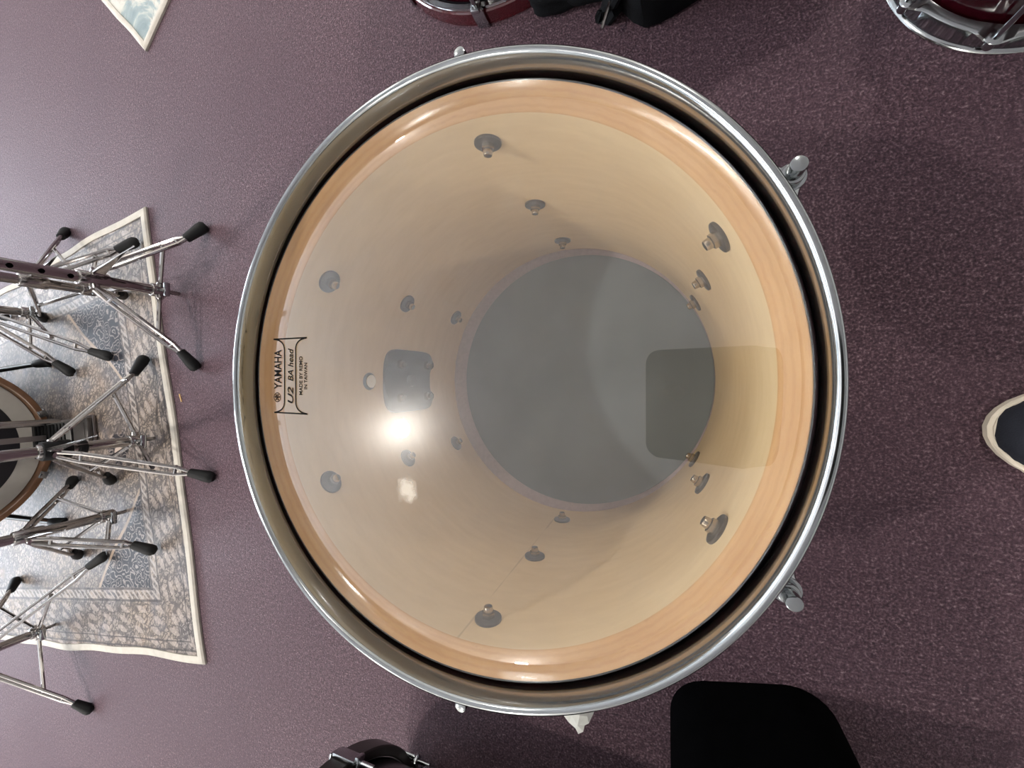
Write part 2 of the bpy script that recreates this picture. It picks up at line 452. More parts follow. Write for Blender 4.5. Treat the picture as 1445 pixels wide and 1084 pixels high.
def lug_bolt(a, z):
    rot = Matrix.Rotation(a, 4, 'Z')
    b = BM(); cyl(b, (RI + .0002, 0, z), (RI - .0022, 0, z), .0092, seg=24, bev=.0006); xf(b, rot, b.verts[:])
    w = new('washer', b, M['washer'], drum)
    b = BM(); cyl(b, (RI - .002, 0, z), (RI - .0055, 0, z), .0046, seg=6); cyl(b, (RI - .0055, 0, z), (RI - .0095, 0, z), .0034, .0030, seg=12, bev=.0006)
    xf(b, rot, b.verts[:]); new('bolt_head', b, M['bolt'], w)
for d in (.0357, .1377, .2394):
    for a in LUG: lug_bolt(a, HEADZ - d)
for a in LUG:
    rot = Matrix.Rotation(a, 4, 'Z')
    b = BM(); n = 14; secs = []
    for j in range(n + 1):                                      # tall rounded lug body
        f = j / n; z = .030 + (HEADZ - .030 - .032) * f
        e = min(1, min(f, 1 - f) * 9) ** .5 * .85 + .15
        wv = .0105 * (.75 + .25 * e); dp = .027 * e * (1 - .25 * (1 - abs(2 * f - 1)))
        secs.append([b.verts.new((RO - .0015 + dp * max(0, sin(pi * q / 8)) ** .6, -wv * cos(pi * q / 8), z)) for q in range(9)])
    for A, B in zip(secs, secs[1:]):
        for q in range(8): b.faces.new((A[q], A[q + 1], B[q + 1], B[q]))
        b.faces.new((A[8], A[0], B[0], B[8]))
    cap(b, secs[0]); cap(b, secs[-1]); xf(b, rot, b.verts[:])
    lg = new('lug', b, M['chrome'], drum)
    b = BM(); p = rot @ Vector((.1906, 0, 0))
    cyl(b, (p.x, p.y, HEADZ - .040), (p.x, p.y, HEADZ - .010), .0026, seg=12)
    cyl(b, (p.x, p.y, HEADZ - .0100), (p.x, p.y, HEADZ - .0085), .0062, seg=20)
    cyl(b, (p.x, p.y, HEADZ - .0085), (p.x, p.y, HEADZ - .0045), .0048, seg=20, bev=.0005)
    cyl(b, (p.x, p.y, HEADZ - .0045), (p.x, p.y, HEADZ + .0040), .0036, seg=20, bev=.0007)
    new('tension_rod', b, M['chrome'], drum)
    b = BM(); cyl(b, (p.x, p.y, .040), (p.x, p.y, BZ + .010), .0026, seg=12); cyl(b, (p.x, p.y, BZ + .0085), (p.x, p.y, BZ - .002), .0038, seg=16, bev=.0006)
    new('tension_rod', b, M['chrome'], drum)

# mounting plate inside the left wall, its nuts, and the air vent
def wallpt(a, z, dr=0): return Vector(((RI - dr) * cos(a), (RI - dr) * sin(a), z))
zt, zb = CAMZ - .336, CAMZ - .421
b = BM(); NA, NZ = 16, 12; aw = .0345 / RI; fv = []; bv = []
for i in range(NA + 1):
    for j in range(NZ + 1):
        u, v = 2 * i / NA - 1, 2 * j / NZ - 1
        rr = max(0, (abs(u) ** 6 + abs(v) ** 6)) ** (1 / 6) if (u or v) else 0
        m_ = max(abs(u), abs(v)); k = (m_ / rr) if rr else 1
        uu, vv = u * k, v * k
        if v < -.6 and abs(u) < .4: vv += .06
        a = pi + aw * uu; z = (zt + zb) / 2 + (zt - zb) / 2 * vv
        ridge = .0035 * math.exp(-((abs(uu) - .55) / .16) ** 2) * (1 if abs(vv) > .3 else .2)
        fv.append(b.verts.new(wallpt(a, z, .003 + ridge))); bv.append(b.verts.new(wallpt(a, z, -.0002)))
ix = lambda i, j: i * (NZ + 1) + j
for i in range(NA):
    for j in range(NZ):
        b.faces.new([fv[ix(i, j)], fv[ix(i + 1, j)], fv[ix(i + 1, j + 1)], fv[ix(i, j + 1)]])
edge = [(i, 0) for i in range(NA)] + [(NA, j) for j in range(NZ)] + [(i, NZ) for i in range(NA, 0, -1)] + [(0, j) for j in range(NZ, 0, -1)]
for p, q in zip(edge, edge[1:] + edge[:1]): b.faces.new([fv[ix(*p)], fv[ix(*q)], bv[ix(*q)], bv[ix(*p)]])
mp = new('mount_plate', b, M['plate'], drum)
zm = (zt + zb) / 2
b = BM(); cyl(b, wallpt(pi, zm, .003), wallpt(pi, zm, .008), .007, .006, seg=24, bev=.001); new('hub', b, M['plate'], mp)
for da in (-.55, .55):
    for dz in (-.026, .024):
        b = BM(); a = pi + aw * da
        cyl(b, wallpt(a, zm + dz, .004), wallpt(a, zm + dz, .0095), .0048, seg=6); cyl(b, wallpt(a, zm + dz, .0095), wallpt(a, zm + dz, .013), .0028, seg=10)
        new('nut', b, M['bolt'], mp)
b = BM(); za = CAMZ - .3156
rg = lathe(b, [(.0052, 0), (.0056, .002), (.0066, .0026), (.0082, .0016), (.0088, 0)], 32); xf(b, frame(wallpt(pi, za, -.0004), (1, 0, 0)), b.verts[:])
av = new('air_vent', b, M['rubber'], drum)
b = BM(); lathe(b, [(.0064, .0030), (.0002, .0032)], 32); xf(b, frame(wallpt(pi, za, -.0002), (1, 0, 0)), b.verts[:]); new('vent_disc', b, M['white'], av)  # flat white disc filling the vent ring

# printed label on the head
def text_bm(body, size, shear=0.0, bold=0.0):
    cu = bpy.data.curves.new('t', 'FONT'); cu.body = body; cu.size = size; cu.shear = shear; cu.offset = bold
    cu.align_x = 'LEFT'; cu.resolution_u = 4
    o = bpy.data.objects.new('t', cu); COL.objects.link(o)
    dg = bpy.context.evaluated_depsgraph_get(); dg.update()
    me = bpy.data.meshes.new_from_object(o.evaluated_get(dg))
    bpy.data.objects.remove(o)
    b = BM(); b.from_mesh(me); bpy.data.meshes.remove(me); return b
ZL = HEADZ + .00035
def P(px, py): q = at(px, py, ZL); return Vector((q.x - CX, q.y - CY, ZL))
def put_text(name, body, xb, xt, y0, y1, shear=0.0, bold=0.0):
    """xb: baseline column, xt: cap-top column, from row y0 (start) to y1 (end)"""
    b = text_bm(body, 1.0, shear, bold)
    xs = [v.co.x for v in b.verts]; ys = [v.co.y for v in b.verts]
    A, B, C = P(xb, y0), P(xb, y1), P(xt, (y0 + y1) / 2); L = (B - A).length; hh = abs(C.x - A.x)
    sx = L / (max(xs) - min(xs)); top = .729
    for v in b.verts:
        u = (v.co.x - min(xs)) * sx; w = v.co.y * hh / top
        d = (B - A).normalized(); nrm = Vector((-d.y, d.x, 0))
        v.co = A + d * u + nrm * w
        v.co.z = ZL
    return new(name, b, M['ink'], head, smooth=False)
put_text('maker_name', 'YAMAHA', 397, 386.5, 549.5, 493.5, bold=.022)
put_text('model_name', 'U2', 413.5, 405.5, 569.5, 546, shear=.25, bold=.018)
put_text('model_name', 'BA head', 413.5, 405.8, 538, 491.5, shear=.25, bold=.018)
put_text('maker_note', 'MADE BY REMO', 426.6, 421.8, 557.5, 503, bold=.02)
put_text('origin_note', 'IN TAIWAN', 433.2, 428.8, 549.5, 512, bold=.02)
def stroke(bm, pts, w):
    pts = [Vector(p) for p in pts]; L = []; Q = []
    for i, p in enumerate(pts):
        d = (pts[min(i + 1, len(pts) - 1)] - pts[max(i - 1, 0)]).normalized(); n_ = Vector((-d.y, d.x, 0)) * w / 2
        L.append(bm.verts.new(p + n_)); Q.append(bm.verts.new(p - n_))
    for i in range(len(pts) - 1): bm.faces.new((L[i], L[i + 1], Q[i + 1], Q[i]))
b = BM(); LW = .00105
def bez(p0, p1, p2, n=12): return [P(*[(1 - t) ** 2 * p0[k] + 2 * t * (1 - t) * p1[k] + t * t * p2[k] for k in (0, 1)]) for t in [i / n for i in range(n + 1)]]
stroke(b, [P(386, 479), P(433, 476.5)], LW); stroke(b, [P(387, 582), P(434, 584.5)], LW)
stroke(b, bez((386.5, 479), (401, 480), (401.3, 494)) + bez((401.3, 494), (401.7, 530), (401.3, 568)) + bez((401.3, 568), (401, 580), (387.5, 582)), LW)
stroke(b, bez((432.5, 476.8), (417, 479), (417, 494)) + bez((417, 494), (417, 530), (417.3, 568)) + bez((417.3, 568), (418, 582), (433.5, 584.3)), LW)
new('label_frame', b, M['ink'], head, smooth=False)
b = BM(); c0 = P(391.3, 560.7); r0 = (P(391.3, 567) - P(391.3, 554.5)).length / 2
stroke(b, [c0 + Vector((cos(a), sin(a), 0)) * r0 for a in [2 * pi * i / 32 for i in range(33)]], .00055)
for i in range(3):
    d = Vector((cos(R(60 * i)), sin(R(60 * i)), 0)); stroke(b, [c0 - d * r0 * .78, c0 + d * r0 * .78], .0007)
    nn = Vector((-d.y, d.x, 0))
    for s in (-1, 1): stroke(b, [c0 + d * s * r0 * .35 + nn * r0 * .16, c0 + d * s * r0 * .8 + nn * r0 * .16], .0005)
new('round_emblem', b, M['ink'], head, smooth=False)

# crumpled paper tucked under the hoop
b = BM(); z = HEADZ - .006
pz = [(796, 1011, .004), (806, 1008, .006), (818, 1010, .007), (829, 1011, .004), (838, 1006, -.002), (831, 1021, .002), (825, 1024, .0), (823, 1033, -.004), (816, 1036, -.006), (812, 1028, -.001), (803, 1020, .001), (815, 1024, .004)]
vs = []
for (x_, y_, h_) in pz: vs.append(b.verts.new(at(x_, y_, z + h_)))
for f in ((0, 1, 10), (1, 2, 11), (1, 11, 10), (2, 3, 11), (3, 5, 11), (3, 4, 5), (5, 6, 11), (6, 7, 11), (7, 8, 9), (7, 9, 11), (9, 10, 11)): b.faces.new([vs[i] for i in f])
up_ = [b.verts.new(at(x_, y_, z) + Vector((0, .02, -.004))) for (x_, y_) in ((798, 1009), (818, 1008), (836, 1004))]
b.faces.new([vs[0], vs[1], up_[0]]); b.faces.new([vs[1], vs[2], up_[1], up_[0]]); b.faces.new([vs[2], vs[3], up_[2], up_[1]]); b.faces.new([vs[3], vs[4], up_[2]])
bmesh.ops.solidify(b, geom=b.faces[:], thickness=.0004)
tag(new('paper_scrap', b, M['paper'], smooth=False), 'crumpled white paper scrap sticking out under the lower edge of the big chrome hoop', 'paper')

# ------------------------------------------------------------------ bass-drum style drum builder (local axis z, hoop face at z=0)
def hooped_drum(t, Rh, L, hoop_m, shell_m, claws, face=None, ring=False, lugs=True, hoop_w=.036, far=True, lo=.30):
    Rs = Rh - .014
    b = BM(); lathe(b, [(Rh - .012, .0015), (Rh - .0105, 0), (Rh - .0015, 0), (Rh, .0015), (Rh, hoop_w - .0015), (Rh - .0015, hoop_w), (Rh - .0105, hoop_w), (Rh - .012, hoop_w - .0015)], 128, closed=True)
    new('hoop', b, hoop_m, t)
    if ring:
        b = BM(); lathe(b, [(Rh - .011, hoop_w - .001), (Rh - .0105, hoop_w + .0022), (Rh - .004, hoop_w + .0026), (Rh - .003, hoop_w - .001)], 128, closed=True); new('rim_ring', b, M['chrome'], t)
    b = BM(); lathe(b, [(Rs, .02), (Rs, L), (Rs - .008, L), (Rs - .008, .02)], 128, closed=True); new('shell', b, shell_m, t)
    if far:
        b = BM(); z = L - .012
        lathe(b, [(Rh - .012, z), (Rh, z), (Rh, z + hoop_w), (Rh - .012, z + hoop_w)], 96, closed=True); new('hoop', b, hoop_m, t)
        b = BM(); lathe(b, [(.0005, L + .001), (Rs, L + .001), (Rs + .001, L - .006)], 64); new('drum_head', b, M['whitehead'] if face else M['darkhead'], t)
    if face:
        b = BM(); lathe(b, [(Rs * .81, .0185), (Rs, .0185), (Rs + .0015, .024)], 128); new('drum_head', b, face[0], t)
        b = BM(); lathe(b, [(.0005, .0182), (Rs * .815, .0182)], 128); new('center_patch', b, face[1], t)
    else:
        b = BM(); lathe(b, [(.0005, .0185), (Rs, .0185), (Rs + .0015, .024)], 96); new('drum_head', b, M['darkhead'], t)
    for a in claws:
        rot = Matrix.Rotation(a, 4, 'Z')
        b = BM()
        box(b, (Rh + .0025, 0, hoop_w / 2 + .004), (.004, .017, hoop_w + .006), bev=.0012)
        box(b, (Rh - .0045, 0, -.0015), (.014, .016, .003), bev=.001)
        box(b, (Rh + .001, 0, hoop_w + .0085), (.014, .013, .006), bev=.002)
        xf(b, rot, b.verts[:]); c = new('claw', b, M['chrome'], t)
        b = BM(); cyl(b, (Rh + .001, 0, hoop_w - .004), (Rh + .001, 0, L * lo + .012), .003, seg=12)
        xf(b, rot, b.verts[:]); new('tension_rod', b, M['chrome'], t)
        if lugs:
            b = BM(); n0 = len(b.verts)
            q = L * lo; lathe(b, [(.002, q), (.006, q + .002), (.011, q + .012), (.0125, q + .025), (.011, q + .038), (.004, q + .044), (.001, q + .045)], 20)
            xf(b, Matrix.Translation((Rs + .004, 0, 0)), b.verts[:]); xf(b, rot, b.verts[:]); new('lug', b, M['chrome'], t)

# red drum lying face down, top of the photo
def fit_circle(pts):
    (x1, y1), (x2, y2), (x3, y3) = [(p.x, p.y) for p in pts]
    a = x1 * (y2 - y3) - y1 * (x2 - x3) + x2 * y3 - x3 * y2
    bb = (x1 ** 2 + y1 ** 2) * (y3 - y2) + (x2 ** 2 + y2 ** 2) * (y1 - y3) + (x3 ** 2 + y3 ** 2) * (y2 - y1)
    c = (x1 ** 2 + y1 ** 2) * (x2 - x3) + (x2 ** 2 + y2 ** 2) * (x3 - x1) + (x3 ** 2 + y3 ** 2) * (x1 - x2)
    x, y = -bb / (2 * a), -c / (2 * a); return Vector((x, y, 0)), hypot(x1 - x, y1 - y)
c_, r_ = fit_circle([at(584, 2), at(660, 38), at(750, 11)])
t = thing('bass_drum', 'maroon drum lying face down, silver ring on its hoop, at the top photo edge', 'drum', (c_.x, c_.y, 0))
pa = at(676, 28, .018)
ang0 = atan2(pa.y - c_.y, pa.x - c_.x)
hooped_drum(t, r_, .20, M['maroon'], M['darkred'], [ang0 + 2 * pi * i / 8 for i in range(8)], ring=True, hoop_w=.021)
# claw hanging outwards as in the photo comes with the builder

# black drum lying on its side, bottom left
RB = .20
p0 = at(531, 1043, RB * .32)
ctr = Vector((p0.x, p0.y - RB * .73, RB))
t = thing('bass_drum', 'black drum lying on its side with chrome claws, at the bottom left of the photo', 'drum', ctr, (0, pi / 2, 0))
hooped_drum(t, RB, .34, M['tubeblack'], M['blacklac'], [R(26) + 2 * pi * i / 8 for i in range(8)], hoop_w=.026, lo=.13)

# kick drum at the left edge (upright, facing right)
KX = at(71, 632, .012).x
KR = .198; KY = -.157; 
t = thing('bass_drum', 'kick drum with brown wood hoop and white ring head, upright at the left edge', 'drum', (KX, KY, KR + .006), (0, -pi / 2, 0))
hooped_drum(t, KR, .36, M['brownhoop'], M['blacklac'], [pi + R(s) for s in (-62, -22, 22, 62, 110, 150, 210, 250)], face=(M['whitehead'], M['darkhead']))
for (px, py, s) in ((56, 513, 1), (78, 737, -1)):
    f = at(px, py, .016)
    loc = f - Vector((KX, KY, KR + .006)); m = Matrix.Rotation(-pi / 2, 4, 'Y').inverted()
    g = Vector((KX - .20, KY + s * KR * .80, .10)) - Vector((KX, KY, KR + .006))
    b = BM(); cyl(b, m @ g, m @ loc, .0065, seg=14); sp = new('spur', b, M['chrome'], t)
    d = (loc - g).normalized()
    b = BM(); cyl(b, m @ (loc - d * .012), m @ (loc + d * .026), .0095, .0125, seg=16, bev=.004); new('rubber_foot', b, M['rubber'], sp)

# tall dark red tom, top right, standing on its lower chrome hoop
c_, r_ = fit_circle([at(1252, 5), at(1300, 54), at(1386, 77)])
t = thing('tom_drum', 'dark red tom standing on its chrome lower hoop in the top right corner', 'drum', (c_.x, c_.y, 0))
rs = r_ - .0125; hh = .27
b = BM(); lathe(b, [(rs, .016), (rs, hh), (rs - .007, hh), (rs - .007, .016)], 96, closed=True); new('shell', b, M['darkred'], t)
angs = []
for (px, py) in ((1262, 14), (1399, 66)):
    q = at(px, py, .022); angs.append(atan2(q.y - c_.y, q.x - c_.x))
step_ = angs[1] - angs[0]
al = [angs[0] + step_ * i for i in range(max(3, round(2 * pi / abs(step_))))]
def ear2(i, a):
    if i < 5 or i > 9: return 0
    d = min(abs((a - l + pi) % (2 * pi) - pi) for l in al); return .009 * math.exp(-(d / R(6)) ** 2)
def small_hoop(z, s):
    pr = [(-.006, 0), (-.001, 0), (0, .001), (-.001, .0022), (-.0028, .0032), (-.003, .0180), (-.0015, .0203), (-.0003, .0215), (-.0014, .0227), (-.0085, .0227), (-.009, .003)]
    return [(r_ + dr, z + s * h) for dr, h in pr]
def ear3(i, a):
    d = min(abs((a - l + pi) % (2 * pi) - pi) for l in al); return (.008 * math.exp(-(d / R(6)) ** 2)) if i in (6, 7, 8) else 0
for nm, z, s in (('bottom_hoop', 0, 1), ('top_hoop', hh + .012, -1)):
    b = BM(); lathe(b, small_hoop(z, s), 240, rf=ear3, closed=True); new(nm, b, M['chrome'], t, angle=50)
b = BM(); lathe(b, [(.0005, hh + .001), (rs, hh + .001), (rs + .001, hh - .004)], 64); new('drum_head', b, M['whitehead'], t)
for a in al:
    rot = Matrix.Rotation(a, 4, 'Z')
    b = BM(); cyl(b, (r_ + .002, 0, .012), (r_ + .002, 0, .095), .0025, seg=12); cyl(b, (r_ + .002, 0, .012), (r_ + .002, 0, .0215), .0045, seg=14, bev=.0008)
    xf(b, rot, b.verts[:]); new('tension_rod', b, M['chrome'], t)
    b = BM(); box(b, (rs + .010, 0, .12), (.022, .018, .075), bev=.006, seg=3); xf(b, rot, b.verts[:]); new('lug', b, M['darksteel'], t)

# ------------------------------------------------------------------ hardware stands
def leg_foot(t, top, foot, spread=.0075, r=.0034, foot_r=.0108, foot_l=.044):
    top, foot = Vector(top), Vector(foot)
    d = (foot - top).normalized(); side = d.cross(Vector((0, 0, 1))).normalized()
    h = Vector((d.x, d.y, 0)).normalized()
    b = BM(); ankle = foot - d * .020
    for s in (-1, 1):
        pts = [top + side * s * .004, top + (ankle - top) * .16 + side * s * spread, top + (ankle - top) * .86 + side * s * spread, ankle + side * s * .002]
        tube(b, pts, r, 8)
    for k in (.16, .86): cyl(b, top + (ankle - top) * k - side * (spread + .003), top + (ankle - top) * k + side * (spread + .003), .0028, seg=8)
    lg = new('leg', b, M['steel'], t)
    b = BM()
    fd = (h * .86 + Vector((0, 0, -.5))).normalized()
    cc = ankle + fd * (foot_l * .36)
    n0 = len(b.verts)
    solid(b, [(foot_r * .5, -foot_l * .5), (foot_r * .72, -foot_l * .46), (foot_r * .86, -foot_l * .1), (foot_r, foot_l * .22), (foot_r * .95, foot_l * .40), (foot_r * .6, foot_l * .5)], 14)
    xf(b, frame(cc, fd), b.verts[:])
    zf = RUGZ(foot)
    for v in b.verts: v.co.z = max(v.co.z, zf)
    new('rubber_foot', b, M['rubber'], lg)
    return lg

def RUGZ(p):
    q = Vector((p.x, p.y, 0)) - RA
    u, v = q.dot(RU), q.dot(RV)
    return .0065 if (0 < u < RL and 0 < v < RW) else 0.0
RA = at(208, 293); RC = at(292, 932)
RV = (RC - RA).normalized(); RW = (RC - RA).length
RU = Vector((RV.y, -RV.x, 0))
if RU.x > 0: RU = -RU
RL = 1.6

def stand(name, label, cat, base, feet, zc, ztop, rt=.0092, holes=False, cut=0.0):
    """base: world xy of the tube; feet: world points; zc: height of the leg collar"""
    O = Vector((base[0], base[1], 0))
    t = thing(name, label, cat, O)
    L = lambda v: Vector(v) - O
    zb = .036
    b = BM(); cyl(b, (0, 0, zb), (0, 0, ztop * .62), rt, seg=24, bev=.001); new('lower_tube', b, M['steel'], t)
    b = BM(); cyl(b, (0, 0, ztop * .60), (0, 0, ztop), rt * .78, seg=20, bev=.001); new('upper_tube', b, M['steel'], t)
    b = BM(); cyl(b, (0, 0, ztop * .60), (0, 0, ztop * .60 + .04), rt * 1.4, seg=24, bev=.003); cl = new('height_collar', b, M['steel'], t)
    b = BM(); box(b, (rt * 1.4 + .012, 0, ztop * .60 + .02), (.03, .006, .018), bev=.002); new('wing_nut', b, M['steel'], cl)
    b = BM(); cyl(b, (0, 0, zc - .02), (0, 0, zc + .02), rt * 1.35, seg=24, bev=.002)
    for f in feet:
        d = L(f); d.z = 0; d.normalize(); cyl(b, d * rt * .8 + Vector((0, 0, zc)), d * (rt + .010) + Vector((0, 0, zc)), .007, seg=12)
    cl = new('leg_collar', b, M['steel'], t)
    b = BM(); box(b, (.022, .004, zc + .006), (.022, .004, .016), bev=.002); cyl(b, (0, .004, zc + .006), (.014, .004, zc + .006), .004, seg=10); new('wing_nut', b, M['steel'], cl)
    b = BM(); cyl(b, (0, 0, zb - .012), (0, 0, zb + .012), rt * 1.3, seg=20, bev=.002)
    for f in feet:
        d = L(f); d.z = 0; d.normalize(); cyl(b, d * rt * .8 + Vector((0, 0, zb)), d * (rt + .008) + Vector((0, 0, zb)), .006, seg=12)
    bc = new('brace_collar', b, M['steel'], t)
    b = BM(); cyl(b, (rt, 0, zb), (rt + .016, 0, zb), .0035, seg=10); box(b, (rt + .018, 0, zb), (.005, .026, .010), bev=.002); new('wing_nut', b, M['chrome'], bc)
    for f in feet:
        fl = L(f); d = Vector((fl.x, fl.y, 0)).normalized()
        top = d * (rt + .008) + Vector((0, 0, zc))
        fl.z = .010 + RUGZ(f)
        b = BM(); mid = top + (fl - top) * .62; tube(b, [d * (rt + .004) + Vector((0, 0, zb)), mid], .0036, 8); new('brace', b, M['steel'], t)
        lf = leg_foot2(t, O, top, fl)
    if holes:
        for i in range(6):
            b = BM(); cyl(b, (rt * .75, -.002, zc + .03 + i * .032), (rt + .0008, -.002, zc + .03 + i * .032), .0036, seg=12)
            new('height_hole', b, M['felt'], t)
    return t
def leg_foot2(t, O, top, fl):
    global RUGZ
    R0 = RUGZ
    RUGZ = lambda p: R0(Vector((p.x + O.x, p.y + O.y, 0)))
    try: return leg_foot(t, top, fl)
    finally: RUGZ = R0

def basexy(px, py, z): q = at(px, py, z); return (q.x, q.y)
FT = lambda px, py: at(px, py, .014)
stand('cymbal_stand', 'chrome tripod stand with a holed tube, two feet on carpet right of the rug', 'stand', basexy(228, 411, .030), [FT(278, 328), FT(268, 509), FT(176, 416)], .128, .80, holes=True)
stand('hi_hat_stand', 'chrome hi hat stand with a black clamp, in front of the kick drum', 'stand', basexy(191, 622, .036), [FT(204, 516), FT(286, 671), FT(160, 674)], .150, .82)
stand('snare_stand', 'low chrome stand with thin legs standing on the rug below the kick drum', 'stand', basexy(152, 728, .034), [FT(211, 770), FT(106, 680), FT(112, 781)], .145, .60, rt=.009)
stand('cymbal_stand', 'chrome tripod stand straddling the lower white edge of the rug', 'stand', basexy(52, 892, .036), [FT(141, 789), FT(117, 1000), FT(24, 823)], .135, .80)
stand('cymbal_stand', 'chrome tripod stand behind the holed one, one foot on carpet above the rug edge', 'stand', basexy(116, 408, .045), [FT(87, 328), FT(186, 347), FT(60, 448)], .115, .80)
stand('cymbal_stand', 'chrome tripod stand on the rug between the holed stand and the kick drum hoop', 'stand', basexy(38, 441, .036), [FT(146, 501), FT(96, 521), FT(8, 447)], .125, .80)
# black clamp of the hi-hat stand
hs = bpy.data.objects['hi_hat_stand']
b = BM(); cyl(b, (0, 0, .128), (0, 0, .165), .0165, seg=24, bev=.003); cyl(b, (0, 0, .108), (0, 0, .120), .0125, seg=24, bev=.002); new('clamp', b, M['rubber'], hs)

# kick pedal in front of the kick drum
hp_, tp_ = at(132, 609, .012), at(52, 621, .012)
dv = (tp_ - hp_); dv.z = 0; LP = .24; dv.normalize()
yaw = atan2(dv.y, dv.x)
t = thing('kick_pedal', 'grey kick drum pedal with ribbed footboard clamped in front of the kick drum', 'pedal', (hp_.x, hp_.y, .0065), (0, 0, yaw))
gap = (hp_.x - KX) * 1.0
LP = min(.30, gap - .02)
b = BM(); box(b, (LP / 2, 0, .003), (LP, .075, .006), bev=.001); new('base_plate', b, M['darksteel'], t)
b = BM(); box(b, (.030, 0, .011), (.060, .066, .010), bev=.003)
box(b, (.030, 0, .0165), (.042, .046, .002), bev=.0008); new('heel_plate', b, M['pedalgrey'], t)
b = BM(); sl = Matrix.Translation((.064, 0, .014)) @ Matrix.Rotation(-R(10), 4, 'Y')
box(b, (LP * .36, 0, 0), (LP * .70, .062, .006), sl, bev=.002)
fb = new('footboard', b, M['plate'], t)
for i in range(9):
    b = BM(); box(b, (LP * .12 + i * LP * .062, 0, .0042), (.005, .056, .003), sl, bev=.001); new('rib', b, M['rubber'], fb)
for s in (-1, 1):
    b = BM(); tube(b, [(LP - .03, s * .034, .004), (LP - .025, s * .036, .10), (LP - .02, s * .034, .21)], .008, 12); new('post', b, M['steel'], t)
b = BM(); cyl(b, (LP - .02, -.04, .205), (LP - .02, .04, .205), .007, seg=14); ax_ = new('axle', b, M['steel'], t)
b = BM(); cyl(b, (LP - .02, 0, .205), (LP - .09, 0, .34), .003, seg=10); bs = new('beater', b, M['steel'], t)
b = BM(); cyl(b, (LP - .105, 0, .335), (LP - .065, 0, .352), .020, seg=20, bev=.006); new('felt_head', b, M['lining'], bs)
b = BM(); box(b, (LP * .80, 0, .09), (.004, .012, .19), Matrix.Identity(4)); new('chain', b, M['darksteel'], t)

# ------------------------------------------------------------------ rugs
def rug(name, label, A, U, V, L, Wd, m, wav, bw=.013):
    z = .0045
    mat = Matrix((( U.x, V.x, 0, A.x), (U.y, V.y, 0, A.y), (0, 0, 1, 0), (0, 0, 0, 1)))
    n, k = 60, 60; b = BM()
    def edgewarp(u, v):
        return (u + wav * (sin(v * 9) * .5 + sin(v * 23 + 1) * .25) * (1 - min(1, u / .3)), v + wav * (sin(u * 11 + 2) * .5 + sin(u * 27) * .3))
    gv = [[b.verts.new((*edgewarp(L * i / n, Wd * j / k), z + .001 * sin(i * .9) * cos(j * .7))) for j in range(k + 1)] for i in range(n + 1)]
    for i in range(n):
        for j in range(k): b.faces.new((gv[i][j], gv[i + 1][j], gv[i + 1][j + 1], gv[i][j + 1]))
    ring = [(i, 0) for i in range(n)] + [(n, j) for j in range(k)] + [(i, k) for i in range(n, 0, -1)] + [(0, j) for j in range(k, 0, -1)]
    lo = {q: b.verts.new((gv[q[0]][q[1]].co.x, gv[q[0]][q[1]].co.y, 0)) for q in ring}
    for p, q in zip(ring, ring[1:] + ring[:1]): b.faces.new((gv[p[0]][p[1]], gv[q[0]][q[1]], lo[q], lo[p]))
    rim = [gv[i][j].co.copy() for i, j in ring]
    o = new(name, b, m); o.matrix_world = mat; tag(o, label, 'rug')
    b = BM(); secs = []; cen = Vector((L / 2, Wd / 2, 0))
    N = len(rim)
    for q in range(N):
        p = rim[q]; d = (rim[(q + 1) % N] - rim[q - 1]); d.z = 0; d.normalize(); nn = Vector((-d.y, d.x, 0))
        if nn.dot(cen - p) < 0: nn = -nn
        if abs(d.x) > .2 and abs(d.y) > .2: nn = Vector((math.copysign(1, cen.x - p.x), math.copysign(1, cen.y - p.y), 0))
        secs.append([b.verts.new(p + nn * a_ + Vector((0, 0, h_ - z))) for a_, h_ in ((-.002, .0), (-.003, .004), (0, .0068), (bw * .6, .0072), (bw, .0062), (bw, .004))])
    for q in range(N):
        A_, B_ = secs[q], secs[(q + 1) % N]
        for s in range(5): b.faces.new((A_[s], A_[s + 1], B_[s + 1], B_[s]))
    new('binding', b, M['binding'], o)
    return o
M['rug'] = mat_rug(RL, RW)
rug('rug', 'faded grey and navy oriental rug with white binding under the chrome stands', RA, RU, RV, RL, RW, M['rug'], .006)
A2 = at(208, 72); U2 = (at(148, 0) - A2).normalized(); E2 = (at(240, 0) - A2).normalized()
V2 = Vector((U2.y, -U2.x, 0)); V2 = V2 if V2.dot(E2) > 0 else -V2
rug('rug', 'white and slate abstract rug whose corner points down at the top left', A2, U2, V2, .9, .7, M['rug2'], .003, .010)

# ------------------------------------------------------------------ black gear bag at the top
A = at(905, 43); E1 = (at(985, 0) - A).normalized(); E2 = (at(872, 2) - A).normalized()
t = thing('gear_bag', 'black soft gear bag with straps at the top centre of the photo', 'bag', A)
def softbox(c, s, e1, e2, amp, seed, cuts=10, p=6):
    b = BM(); bmesh.ops.create_cube(b, size=2); bmesh.ops.subdivide_edges(b, edges=b.edges[:], cuts=cuts, use_grid_fill=True)
    rnd = random.Random(seed); ph = [rnd.uniform(0, 6) for _ in range(6)]
    for v in b.verts:
        n_ = (abs(v.co.x) ** p + abs(v.co.y) ** p + abs(v.co.z) ** p) ** (1 / p); q = v.co / n_
        w = 1 + amp * (sin(q.x * 5 + ph[0] + q.z * 3) + sin(q.y * 6 + ph[1]) + .6 * sin(q.z * 9 + ph[2] + q.x * 4))
        x, y, z = q.x * s[0] * w, q.y * s[1] * w, q.z * s[2] * (1 + amp * sin(q.x * 7 + q.y * 5 + ph[3]))
        v.co = Vector(c) + e1 * x + e2 * y + Vector((0, 0, z))
    zm_ = min(v.co.z for v in b.verts)
    for v in b.verts: v.co.z -= zm_
    return b
b = BM(); secs = []
def fp(u, v): return E1 * u + E2 * v
